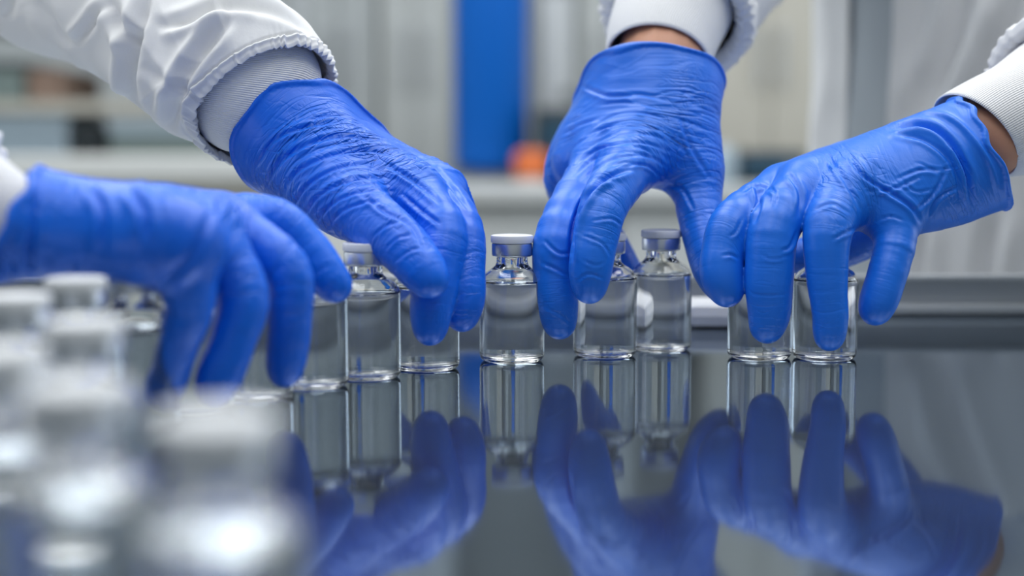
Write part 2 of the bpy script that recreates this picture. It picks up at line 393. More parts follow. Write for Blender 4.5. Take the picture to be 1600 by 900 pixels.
def fold_disp(V, Nn, creases):
    """Folds traced on the surface: (outline points, depth in mm, width[, kind])."""
    disp = np.zeros(len(V))
    if not len(creases): return disp
    px, py = project(V); view = np.array((0, -CD, CH))-V; view /= np.linalg.norm(view, axis=1, keepdims=True)
    face = np.clip((np.einsum('ij,ij->i', Nn, view)-0.02)*4, 0, 1)
    for cr in creases:
        pts, dep_mm, wid = cr[:3]; kind = cr[3] if len(cr) > 3 else 'crease'
        C = smooth_chain([(x, y, 0, 0) for x, y in pts], 5)[:, :2]; nseg = len(C)-1; mg = 6*wid+10
        near = (px > C[:, 0].min()-mg) & (px < C[:, 0].max()+mg) & (py > C[:, 1].min()-mg) & (py < C[:, 1].max()+mg) & (face > 0)
        ii = np.nonzero(near)[0]; bx = np.full(len(ii), 1e9); sx = np.zeros(len(ii)); ax_ = np.zeros(len(ii))
        for k in range(nseg):
            a, b = C[k], C[k+1]; ba = b-a; L2 = ba@ba+1e-9
            hh = ((px[ii]-a[0])*ba[0]+(py[ii]-a[1])*ba[1])/L2; hc = np.clip(hh, 0, 1)
            ex = px[ii]-a[0]-hc*ba[0]; ey = py[ii]-a[1]-hc*ba[1]; d = np.hypot(ex, ey)
            m = d < bx; bx[m] = d[m]; sx[m] = np.sign(ba[0]*ey-ba[1]*ex)[m]; ax_[m] = ((k+hc)/nseg)[m]
        sd = bx*sx; taper = np.clip(np.minimum(ax_, 1-ax_)*4, 0, 1)**0.7
        if kind == 'crease': prof = -np.exp(-(sd/wid)**2)+0.8*np.exp(-((sd-2.0*wid)/(1.2*wid))**2)+0.35*np.exp(-((sd+2.0*wid)/(1.2*wid))**2)
        elif kind == 'ridge': prof = np.exp(-(sd/wid)**2)
        else: prof = (1/(1+np.exp(-np.clip(sd/wid*3, -30, 30))))*np.exp(-np.clip(sd, 0, 1e9)/(wid*9)); prof[sd < -2*wid] = 0
        disp[ii] += dep_mm*mm*prof*taper*face[ii]
    return disp
def make_glove(name, parent, material, palm, fingers, cut, creases=(), h=0.00075, palm_k=0.010, amp=1.0, arc=6.0, rough=1.0):
    """palm: list of capsule rows pairs; fingers: list of joint rows; cut: (point row, toward row, depth) rim plane."""
    palmc = [(J(a), ) for a in palm]
    chains = [smooth_chain(J(f), 4) for f in fingers]
    pl = [smooth_chain(J(a), 3) for a in palm]
    allp = np.vstack(chains+pl)
    lo = allp[:, :3].min(0)-allp[:, 3].max()-0.006; hi = allp[:, :3].max(0)+allp[:, 3].max()+0.006
    # keep only what lies on the hand's side of the rim
    n = np.ceil((hi-lo)/h).astype(int)+1
    ax = [np.arange(n[i], dtype=np.float32)*h+lo[i] for i in range(3)]
    def group(ch, k):
        G = np.full(tuple(n), BIG, np.float32)
        for a, b in zip(ch[:-1], ch[1:]):
            m = max(a[3], b[3])+BIG
            l_ = np.clip(np.floor((np.minimum(a[:3], b[:3])-m-lo)/h).astype(int), 0, n); u_ = np.clip(np.ceil((np.maximum(a[:3], b[:3])+m-lo)/h).astype(int)+1, 0, n)
            sl = tuple(slice(l_[i], u_[i]) for i in range(3))
            P = np.stack(np.meshgrid(*[ax[i][sl[i]] for i in range(3)], indexing='ij'), -1)
            d = caps_d(P, a[:3], b[:3], a[3], b[3]).astype(np.float32)
            G[sl] = smin(G[sl], np.minimum(d, BIG), k)
        return G
    PG = np.full(tuple(n), BIG, np.float32)
    for ch in pl: PG = smin(PG, group(ch, 0.003), palm_k)
    R = PG.copy(); FG = []
    for ch in chains: FG.append(group(ch, 0.0015))
    U = np.full(tuple(n), BIG, np.float32)
    for g in FG: U = smin(U, g, 0.0012)
    R = smin(PG, U, 0.0055)
    del U, FG
    cp = at(*cut[0]); cd = at(*cut[1])-cp; cd /= np.linalg.norm(cd)        # cd points from the wrist out of the glove
    X, Y, Z = np.meshgrid(*ax, indexing='ij')
    pd = ((X-cp[0])*cd[0]+(Y-cp[1])*cd[1]+(Z-cp[2])*cd[2]).astype(np.float32)
    pd = pd+0.0014*np.sin(X*210+1.0)*np.cos(Z*170)+0.0008*np.sin(Y*400+Z*330)
    flare = np.clip((pd+0.010)/0.010, 0, 1)
    R = R-0.0012*flare
    body = np.maximum(R, pd)
    bead = np.sqrt(R*R+pd*pd)-0.00125
    body = np.minimum(body, bead)
    hollow = np.maximum(R+0.0015, -(pd+0.016))
    body = np.maximum(body, -hollow)
    del X, Y, Z
    V, Q = surface_nets(body, lo, h)
    # ---- coordinates along each limb for wrinkles
    Nn = vnormals(V, Q)
    flow = np.zeros_like(V); W = np.full(len(V), 1e-9); Wp = np.zeros(len(V)); disp = np.zeros(len(V)); kn = np.zeros(len(V))
    lat = np.cross(cd, (0, 1, 0)); lat /= np.linalg.norm(lat)
    allch = [(c, True) for c in chains]+[(c, False) for c in pl]
    for ci, (ch, isf) in enumerate(allch):
        bestd = np.full(len(V), 9.0); tt = np.zeros(len(V)); s0 = 0.0; off = -((ch[0][:3]-cp)@cd)+arc*((ch[0][:3]-cp)@lat)**2
        for a, b in zip(ch[:-1], ch[1:]):
            ba = b[:3]-a[:3]; L_ = np.linalg.norm(ba)+1e-9; hh = np.clip(((V-a[:3])@ba)/L_**2, 0, 1)
            d = np.linalg.norm(V-a[:3]-hh[:, None]*ba, axis=1)-(a[3]+(b[3]-a[3])*hh)
            m = d < bestd; bestd[m] = d[m]; tt[m] = s0+hh[m]*L_; s0 += L_
        if not isf: tt = -((V-cp)@cd)+arc*((V-cp)@lat)**2
        wgt = np.exp(-np.abs(bestd)/0.0022)+1e-6
        q = np.stack([tt+(off if isf else 0.0), V[:, 0]*0.5+V[:, 1], V[:, 2]*0.5], 1)
        flow += wgt[:, None]*q; W += wgt
        if not isf: Wp += wgt
        if isf:
            js = [0.0]; Jr = J(fingers[ci])
            for a, b in zip(Jr[:-1], Jr[1:]): js.append(js[-1]+np.linalg.norm(b[:3]-a[:3]))
            js = np.array(js)*s0/js[-1]
            for sj in js[1:-1]: kn = np.maximum(kn, np.exp(-((tt-sj)/0.008)**2)*np.exp(-np.abs(bestd)/0.003))
    flow /= W[:, None]
    pdv = (V-cp)@cd
    wrist = np.exp(-((pdv+0.042)/0.026)**2)
    warp = fbm(V*45)*0.5
    # transverse stretch wrinkles, strongest over the wrist and finger joints
    f1 = ridge(np.stack([flow[:, 0]*170+warp*1.6, flow[:, 1]*26, flow[:, 2]*26], 1))
    f2 = ridge(np.stack([flow[:, 0]*330+warp*2.2+9, flow[:, 1]*48, flow[:, 2]*48], 1))
    f3 = fbm(V*55+3.1, 2)
    mask = 0.25+0.75*np.clip(fbm(V*28+7.7, 2)+0.5, 0, 1)
    st = (0.08+0.70*wrist+0.20*kn)*mask*rough
    disp += amp*(0.00085*(np.clip(f1, 0, 1)**2-0.35)*st+0.00032*(np.clip(f2, 0, 1)**2-0.35)*st+0.00022*rough*f3)
    disp += fold_disp(V, Nn, creases)
    rimk = np.clip(-pdv/0.003, 0, 1)
    V2 = V+Nn*(disp*rimk)[:, None]
    me = mesh_np(name, V2, Q)
    a = me.attributes.new('flow', 'FLOAT_VECTOR', 'POINT'); a.data.foreach_set('vector', flow.astype(np.float32).ravel())
    a = me.attributes.new('crinkle', 'FLOAT', 'POINT'); pf = np.clip(Wp/(W+1e-9), 0, 1)
    low = np.clip(fbm(V*33+5.5, 2)*1.3+0.6, 0.1, 1)
    a.data.foreach_set('value', (rough*low*(0.16+0.45*pf+0.2*wrist+0.18*kn)*np.clip(-pdv/0.022, 0.12, 1)).astype(np.float32))
    return link(name, me, material, parent)

# ------------------------------------------------------------------ lofted cloth tubes
def catmull(P, n):
    P = np.array(P, float); m = len(P); P = np.vstack([2*P[0]-P[1], P, 2*P[-1]-P[-2]]); T = np.linspace(0, m-1-1e-6, n); i = np.floor(T).astype(int); t_ = (T-i)[:, None]
    a, b, c, d = P[i], P[i+1], P[i+2], P[i+3]
    return 0.5*((2*b)+(-a+c)*t_+(2*a-5*b+4*c-d)*t_*t_+(-a+3*b-3*c+d)*t_**3)
def loft(name, rows, material, parent, na=160, nr=160, disp=None, up=(0, 0, 1), ends=(False, False), endn=None, lip=None, folds=()):
    """rows: (x,y,z, r_side, r_up); disp(u,th,pos)->radial offset; lip: (depth, inner radius) turns the last ring inward."""
    C = catmull(rows, na); P = C[:, :3]; T = np.gradient(P, axis=0); T /= np.linalg.norm(T, axis=1, keepdims=True)
    if endn is not None:
        e = np.array(endn, float); e /= np.linalg.norm(e); w_ = np.clip((np.linspace(0, 1, na)-0.75)/0.25, 0, 1)[:, None]; T = T*(1-w_)+e*w_; T /= np.linalg.norm(T, axis=1, keepdims=True)
    U = np.array(up, float); side = np.cross(T, U); side /= np.linalg.norm(side, axis=1, keepdims=True); upv = np.cross(side, T)
    th = np.linspace(0, 2*PI, nr, endpoint=False); u = np.linspace(0, 1, na)
    UU, TT = np.meshgrid(u, th, indexing='ij')
    dirv = side[:, None, :]*np.cos(TT)[..., None]+upv[:, None, :]*np.sin(TT)[..., None]
    base = P[:, None, :]+side[:, None, :]*(np.cos(TT)*C[:, 3][:, None])[..., None]+upv[:, None, :]*(np.sin(TT)*C[:, 4][:, None])[..., None]
    d = np.zeros_like(UU) if disp is None else disp(UU, TT, base)
    V = base+dirv*d[..., None]
    if len(folds):
        fl = V.reshape(-1, 3); V = (fl+dirv.reshape(-1, 3)*fold_disp(fl, dirv.reshape(-1, 3), folds)[:, None]).reshape(V.shape)
    if lip:
        ln, rin = lip; ex = []
        for k in range(1, 13):
            f = k/12.0; rr = 1-(1-rin)*(math.sin(f*PI/2))
            sh = ln*(0.25*math.sin(f*PI*0.9)-0.9*max(0, f-0.35))
            ctr = V[-1].mean(0); ring = ctr+(V[-1]-ctr)*rr+T[-1]*sh
            ex.append(ring)
        V = np.concatenate([V, np.array(ex)], 0)
    A = V.shape[0]; V = V.reshape(-1, 3)
    i, j = np.meshgrid(np.arange(A-1), np.arange(nr), indexing='ij'); j2 = (j+1) % nr
    Q = np.stack([i*nr+j, i*nr+j2, (i+1)*nr+j2, (i+1)*nr+j], -1).reshape(-1, 4)
    me = mesh_np(name, V, Q)
    uv = me.uv_layers.new(name='UVMap'); ju = np.stack([j, j+1, j+1, j], -1).reshape(-1)/nr; iu = np.stack([i, i, i+1, i+1], -1).reshape(-1)/A
    uv.data.foreach_set('uv', np.stack([ju, iu], -1).astype(np.float32).ravel())
    if ends[0] or ends[1]:
        bm = bmesh.new(); bm.from_mesh(me); bm.verts.ensure_lookup_table()
        if ends[0]: bm.faces.new([bm.verts[k] for k in range(nr)])
        if ends[1]: bm.faces.new([bm.verts[(A-1)*nr+k] for k in range(nr)][::-1])
        bm.to_mesh(me); bm.free()
    bm = bmesh.new(); bm.from_mesh(me); bmesh.ops.recalc_face_normals(bm, faces=bm.faces); bm.to_mesh(me); bm.free()
    return link(name, me, material, parent)
def R5(rows): return [(*at(px, py, dep), a*mm, b*mm) for px, py, dep, a, b in rows]
def sleeve_disp(seed, big=4.0, pucker=1.6, npk=34, hem=0.035):
    def f(u, th, P):
        q = P.reshape(-1, 3)
        n1 = ridge(np.stack([q[:, 0]*13+q[:, 2]*9+seed, q[:, 1]*7, q[:, 2]*14-q[:, 0]*7], 1)).reshape(u.shape)
        n2 = ridge(np.stack([q[:, 0]*34+q[:, 2]*18+seed*3, q[:, 1]*16, q[:, 2]*30-q[:, 0]*14], 1)).reshape(u.shape)
        n3 = fbm(q*22+seed).reshape(u.shape)
        g = np.exp(-((1-u)/0.07)**2)
        irr = vnoise(np.stack([th.ravel()*npk/7.0+seed, u.ravel()*3, u.ravel()*0], 1)).reshape(u.shape)
        pk = np.sin(th*npk+irr*4)*g*pucker*(0.5+0.5*irr)
        seam = -1.1*np.exp(-((1-u-0.075)/0.008)**2)+0.9*np.exp(-((1-u-0.045)/0.02)**2)
        s = 1-0.55*g
        return mm*(s*(big*(np.clip(n1, 0, 1)**1.6-0.4)*1.5+0.35*big*(np.clip(n2, 0, 1)**2-0.3)+0.5*big*n3)+pk+seam)
    return f

# ------------------------------------------------------------------ people
EXEC = True
exec_parts = []
def person(label, x, y):
    return empty('person', (0, 0, 0), label, 'person')
pl_ = person('person in white coat at left, only the two reaching bright blue gloved hands in view', -0.9, 0)
pr_ = person('person in white coat standing behind the table, bare wrists above two blue gloves', 0.4, 0.45)

# --- left person, far hand (thumb nearest the camera)
make_glove('glove', pl_, M['glove_l'],
  palm=[[(360, 92, .676, 30), (430, 170, .662, 27.5), (470, 225, .652, 25.5), (520, 262, .645, 21.5), (585, 292, .640, 19), (645, 303, .628, 13.5)],
        [(375, 85, .690, 29), (445, 165, .678, 26), (485, 210, .672, 23.5), (530, 248, .668, 20.5), (600, 278, .662, 17), (688, 302, .652, 12)],
        [(530, 255, .685, 15), (610, 280, .685, 13), (695, 312, .675, 11)],
        [(500, 270, .635, 17), (545, 318, .618, 13.5)]],
  fingers=[[(505, 285, .630, 15), (560, 330, .608, 12.5), (622, 378, .590, 10.3), (652, 412, .582, 9.2), (670, 436, .578, 7.6)],
           [(630, 300, .632, 13), (688, 358, .606, 10), (682, 430, .596, 9.0), (674, 478, .592, 8.2), (672, 514, .591, 6.6)],
           [(672, 298, .650, 12), (716, 358, .618, 10), (723, 425, .606, 8.8), (725, 465, .602, 8.0), (722, 494, .601, 6.4)],
           [(690, 308, .668, 11), (715, 350, .650, 9), (705, 400, .645, 8.5), (695, 440, .645, 7.5), (692, 455, .645, 6.5)],
           [(680, 318, .685, 10), (695, 350, .680, 8.5), (680, 390, .675, 7.5), (675, 410, .672, 6.5)]],
  cut=((484, 243, .660), (437, 180, .684)),
  creases=[([(400, 262), (425, 222), (470, 200), (530, 190)], 1.0, 3.2), ([(410, 300), (440, 250), (490, 222), (545, 213), (590, 222)], 1.2, 3.6),
           ([(440, 310), (462, 270), (510, 245), (570, 235), (620, 243)], 1.1, 3.4), ([(455, 330), (480, 290), (530, 262), (590, 255)], 1.0, 3.0),
           ([(470, 345), (500, 305), (550, 282), (610, 278)], 0.9, 3.0), ([(490, 352), (520, 318), (565, 300), (620, 300)], 0.8, 2.8),
           ([(508, 360), (535, 330), (575, 316), (610, 318)], 0.7, 2.6), ([(600, 255), (650, 285), (690, 320)], 1.0, 3.4),
           ([(625, 300), (660, 330), (690, 352)], 0.8, 3.2), ([(560, 300), (600, 330), (640, 352), (660, 390)], 0.9, 3.2),
           ([(580, 372), (605, 352), (630, 348)], 0.5, 2.2), ([(600, 392), (622, 372), (645, 368)], 0.5, 2.2), ([(612, 412), (640, 392), (660, 388)], 0.4, 2.2),
           ([(640, 240), (690, 275), (735, 330)], 0.9, 3.0), ([(480, 190), (520, 180), (555, 192)], 0.6, 2.4)])
# --- left person, near hand (little finger nearest the camera)
make_glove('glove', pl_, M['glove_l'], h=0.0012,
  palm=[[(-60, 352, .478, 17.5), (60, 352, .480, 16.5), (150, 357, .482, 14.8), (235, 367, .480, 15.5), (300, 378, .482, 12)],
        [(-60, 350, .500, 17), (60, 354, .502, 16.5), (150, 357, .502, 14.8), (250, 358, .502, 14.5), (325, 356, .505, 11)],
        [(240, 350, .520, 12), (355, 352, .528, 10.5)], [(240, 350, .535, 11), (375, 350, .550, 9.5)]],
  fingers=[[(280, 385, .482, 10.5), (297, 470, .484, 8.0), (276, 540, .488, 6.9), (260, 590, .492, 6.8), (252, 612, .494, 5.8)],
           [(318, 360, .505, 11), (378, 455, .500, 8.6), (364, 530, .498, 7.4), (345, 580, .498, 7.4), (334, 606, .499, 6.2)],
           [(345, 355, .528, 11), (445, 418, .520, 8.2), (453, 495, .520, 7.2), (449, 550, .522, 6.8), (444, 580, .523, 5.8)],
           [(365, 350, .552, 10), (430, 345, .552, 8.2), (480, 390, .552, 7.8), (508, 428, .551, 7.4), (523, 447, .551, 6.2)],
           [(250, 360, .545, 11), (330, 400, .570, 9), (390, 430, .585, 8), (420, 440, .590, 7)]],
  cut=((40, 325, .49), (-50, 284, .487)),
  creases=[([(140, 290), (160, 330), (160, 400)], 1.6, 6), ([(200, 290), (225, 330), (228, 380)], 1.8, 7), ([(60, 280), (50, 350), (45, 420)], 1.5, 6),
           ([(250, 440), (300, 400), (330, 330)], 1.2, 7)])
# --- right person, right hand (centre of the picture)
make_glove('glove', pr_, M['glove_r'], rough=0.8,
  palm=[[(1035, 95, .715, 24), (1032, 150, .705, 24), (1020, 205, .690, 20), (985, 255, .668, 14)],
        [(995, 110, .715, 22), (990, 155, .706, 21), (960, 215, .695, 17), (938, 255, .680, 12.5)],
        [(985, 160, .720, 18), (930, 215, .708, 15), (906, 250, .700, 11.5)],
        [(975, 165, .730, 16), (915, 222, .722, 13), (890, 255, .716, 10)],
        [(1055, 150, .700, 20), (1065, 215, .690, 15), (1085, 275, .682, 12)],
        [(1000, 225, .690, 14), (1070, 250, .688, 11)]],
  fingers=[[(985, 250, .665, 13), (945, 318, .632, 10), (928, 385, .622, 9.0), (922, 425, .620, 8.4), (921, 450, .620, 6.6)],
           [(935, 262, .678, 12), (876, 362, .642, 10), (867, 430, .636, 9.0), (870, 475, .634, 8.6), (874, 506, .634, 6.8)],
           [(906, 255, .700, 11), (925, 330, .715, 9), (955, 385, .715, 8.2), (975, 420, .712, 7.6), (982, 440, .710, 6.4)],
           [(900, 250, .716, 11), (882, 282, .718, 9.2), (900, 335, .728, 8), (925, 370, .732, 7.2), (935, 385, .732, 6.2)],
           [(1075, 220, .690, 14), (1088, 290, .680, 11), (1098, 355, .668, 9.6), (1115, 415, .656, 9.4), (1130, 445, .650, 8.0)]],
  cut=((1022, 128, .71), (1028, 60, .725)),
  creases=[([(890, 235), (930, 205), (985, 195), (1040, 205)], 0.7, 2.6), ([(895, 262), (940, 230), (1000, 222), (1050, 238)], 0.7, 2.4),
           ([(905, 285), (950, 252), (1005, 243), (1045, 262)], 0.6, 2.4), ([(960, 262), (1010, 258), (1040, 285)], 0.6, 2.2),
           ([(892, 410), (897, 355), (914, 312), (945, 280), (990, 262)], 2.2, 4.2), ([(900, 130), (950, 150), (1000, 148), (1060, 160)], 0.6, 3.0),
           ([(925, 345), (955, 342), (972, 352)], 0.5, 2.0), ([(905, 365), (940, 380), (955, 402)], 0.4, 2.0), ([(900, 440), (920, 428), (945, 436)], 0.45, 2.0),
           ([(850, 375), (872, 395), (893, 395)], 0.6, 2.4), ([(845, 410), (868, 420), (892, 432)], 0.5, 2.4), ([(850, 480), (872, 490), (893, 505)], 0.4, 2.0),
           ([(907, 227), (960, 193), (1020, 193), (1073, 220)], 0.45, 2.0), ([(903, 240), (960, 210), (1027, 213), (1060, 240)], 0.45, 2.0), ([(893, 260), (940, 230), (1000, 230), (1040, 260)], 0.45, 2.0),
           ([(897, 275), (935, 245), (990, 238), (1035, 252)], 0.4, 1.8), ([(910, 212), (960, 180), (1015, 178), (1060, 196)], 0.4, 2.0), ([(940, 275), (975, 255), (1015, 262), (1032, 285)], 0.4, 1.8),
           ([(930, 165), (980, 160), (1040, 172)], 0.35, 2.0), ([(1020, 150), (1055, 142), (1085, 150)], 0.35, 2.0), ([(915, 310), (935, 290), (965, 285)], 0.45, 2.0), ([(908, 405), (930, 415), (945, 410)], 0.35, 1.8),
           ([(1060, 175), (1080, 230), (1110, 280)], 0.6, 3.0), ([(1035, 290), (1065, 295), (1085, 330)], 0.6, 3.0), ([(880, 210), (905, 195), (935, 185)], 0.6, 2.4)])
# --- right person, left hand (rightmost)
make_glove('glove', pr_, M['glove_r'], rough=0.6,
  palm=[[(1535, 225, .655, 19), (1480, 245, .652, 21), (1420, 268, .648, 20), (1360, 290, .640, 17), (1318, 308, .632, 12.5)],
        [(1535, 262, .655, 19), (1480, 280, .650, 19.5), (1430, 300, .642, 17), (1392, 330, .630, 11)],
        [(1430, 262, .660, 17), (1340, 272, .655, 14), (1262, 292, .645, 12)],
        [(1420, 258, .672, 14), (1320, 268, .670, 12), (1222, 300, .658, 11)]],
  fingers=[[(1222, 300, .655, 11), (1150, 345, .632, 9.6), (1130, 395, .625, 8.6), (1128, 430, .622, 8.4), (1136, 455, .621, 6.8)],
           [(1260, 292, .642, 12), (1212, 352, .622, 10.2), (1202, 430, .616, 9.5), (1202, 485, .616, 8.4), (1198, 512, .616, 6.6)],
           [(1318, 308, .632, 12), (1294, 358, .615, 9.8), (1292, 430, .610, 8.0), (1297, 490, .609, 6.8), (1296, 525, .610, 6.2)],
           [(1395, 325, .632, 11), (1398, 378, .622, 8.4), (1386, 430, .616, 7.6), (1375, 465, .614, 7.4), (1368, 484, .614, 6.4)],
           [(1440, 290, .668, 12), (1385, 345, .690, 11), (1320, 385, .700, 9.5), (1270, 398, .700, 8.6), (1245, 402, .700, 7.4)]],
  cut=((1530, 240, .655), (1610, 200, .655)),
  creases=[([(1385, 203), (1435, 195), (1475, 212), (1508, 262), (1520, 325)], 2.6, 4.5), ([(1425, 172), (1490, 188), (1540, 245), (1560, 300)], 1.6, 4.5, 'ridge'), ([(1390, 208), (1450, 222), (1490, 262), (1500, 320)], 0.8, 3.0),
           ([(1290, 240), (1320, 280), (1345, 330)], 0.8, 3.0), ([(1325, 240), (1350, 275), (1420, 320), (1440, 350)], 1.2, 3.4),
           ([(1406, 276), (1430, 299), (1464, 294)], 0.45, 2.0), ([(1476, 224), (1505, 253), (1516, 299)], 0.5, 2.2), ([(1291, 236), (1308, 270), (1331, 305)], 0.4, 2.0), ([(1430, 253), (1464, 265), (1498, 259)], 0.4, 2.0),
           ([(1340, 250), (1372, 282), (1425, 300)], 0.4, 1.8), ([(1200, 285), (1212, 305), (1210, 325)], 0.4, 2.0), ([(1370, 345), (1392, 338), (1412, 345)], 0.4, 2.0), ([(1190, 400), (1210, 405), (1232, 400)], 0.3, 1.8),
           ([(1350, 300), (1395, 295), (1440, 275)], 0.5, 2.4), ([(1430, 330), (1460, 300), (1480, 260)], 0.8, 2.6), ([(1400, 280), (1440, 265), (1470, 270)], 0.6, 2.4),
           ([(1230, 270), (1250, 300), (1248, 340)], 1.0, 3.6), ([(1180, 285), (1186, 315), (1178, 350)], 1.2, 3.4), ([(1160, 300), (1180, 290), (1215, 300)], 0.6, 2.4),
           ([(1140, 370), (1150, 362), (1160, 340)], 0.5, 2.2), ([(1128, 400), (1142, 398), (1155, 405)], 0.5, 2.2), ([(1220, 392), (1235, 385), (1245, 360)], 0.6, 2.4),
           ([(1270, 330), (1300, 318), (1330, 335)], 0.5, 2.6), ([(1300, 375), (1318, 365), (1340, 355)], 0.6, 2.4), ([(1450, 340), (1465, 310), (1500, 290)], 0.8, 2.6)])

# --- sleeves and knitted cuffs
FOLD_A = [([(235, -20), (215, 50), (204, 110), (207, 160), (228, 190)], 5.0, 9), ([(165, -10), (190, 40), (222, 68)], 3.5, 9), ([(170, 0), (140, 40), (116, 70)], 2.5, 7),
          ([(245, 42), (290, 32), (345, 10), (400, 4)], 3.0, 8), ([(365, 20), (330, 62), (292, 112), (272, 165), (268, 205)], 4.0, 9),
          ([(500, 60), (460, 30), (405, 12), (350, 18)], 2.5, 8), ([(60, 0), (85, 45), (110, 75)], 2.5, 10), ([(240, 205), (280, 222), (330, 228)], 2.0, 6),
          ([(225, 100), (262, 130), (300, 150)], 1.5, 8), ([(20, -10), (10, 30)], 2.0, 9)]
sl = loft('sleeve', R5([(-420, -180, .80, 52, 52), (-160, -140, .78, 46, 46), (80, -62, .73, 40, 40), (225, 18, .69, 38, 38), (325, 88, .668, 38, 38), (386, 126, .657, 36, 36), (416, 162, .652, 34, 34)]),
     M['cloth'], pl_, na=260, nr=300, disp=sleeve_disp(3.3, 3.0, 1.3, 52), folds=FOLD_A, endn=(at(470, 225, .645)-at(425, 160, .66)), lip=(0.006, 0.93))
loft('knitted_cuff', R5([(376, 112, .662, 27, 27), (390, 131, .660, 30.5, 30.5), (404, 147, .662, 30, 30), (420, 166, .667, 27.5, 27), (440, 190, .670, 23.5, 23), (462, 212, .669, 20.5, 20.5), (500, 245, .660, 17, 17)]), M['rib'], pl_, na=60, nr=200, endn=(at(490, 240, .645)-at(455, 175, .66)))
loft('sleeve', R5([(-700, 180, .60, 55, 55), (-400, 240, .54, 50, 50), (-200, 290, .50, 44, 44), (-110, 310, .492, 38, 36)]), M['cloth'], pl_, na=160, nr=200, disp=sleeve_disp(8.1), lip=(0.012, 0.7))
loft('knitted_cuff', R5([(-150, 305, .49, 27, 27), (-60, 328, .49, 24, 23), (-10, 338, .49, 19, 19), (35, 345, .49, 14.5, 14.5), (90, 352, .49, 12, 12)]), M['rib'], pl_, na=60, nr=200)
# right person's arms
loft('sleeve', R5([(1330, -420, 1.10, 70, 66), (1250, -230, .95, 58, 58), (1130, -90, .82, 47, 46), (1080, -20, .775, 42, 41), (1062, 30, .752, 38, 37)]), M['cloth'], pr_, na=260, nr=300, disp=sleeve_disp(5.9, 4.5), up=(0, 1, 0), lip=(0.012, 0.75))
loft('knitted_cuff', R5([(1062, -10, .765, 30, 30), (1045, 30, .748, 28, 28), (1033, 65, .735, 26.5, 25), (1028, 92, .727, 25.0, 23.5)]), M['rib'], pr_, na=60, nr=200, up=(0, 1, 0), lip=(0.006, 0.93))
loft('sleeve', R5([(2050, -420, 1.0, 70, 66), (1950, -140, .86, 58, 58), (1800, 60, .74, 47, 45), (1700, 130, .69, 42, 40), (1650, 150, .675, 38, 36)]), M['cloth'], pr_, na=200, nr=240, disp=sleeve_disp(1.9, 4.5), lip=(0.012, 0.75))
loft('knitted_cuff', R5([(1700, 125, .69, 31, 31), (1640, 160, .675, 28, 28), (1590, 185, .668, 25, 25), (1524, 212, .663, 23, 23)]), M['rib'], pr_, na=60, nr=200, lip=(0.003, 0.95), endn=(-.72, -.32, -.6))

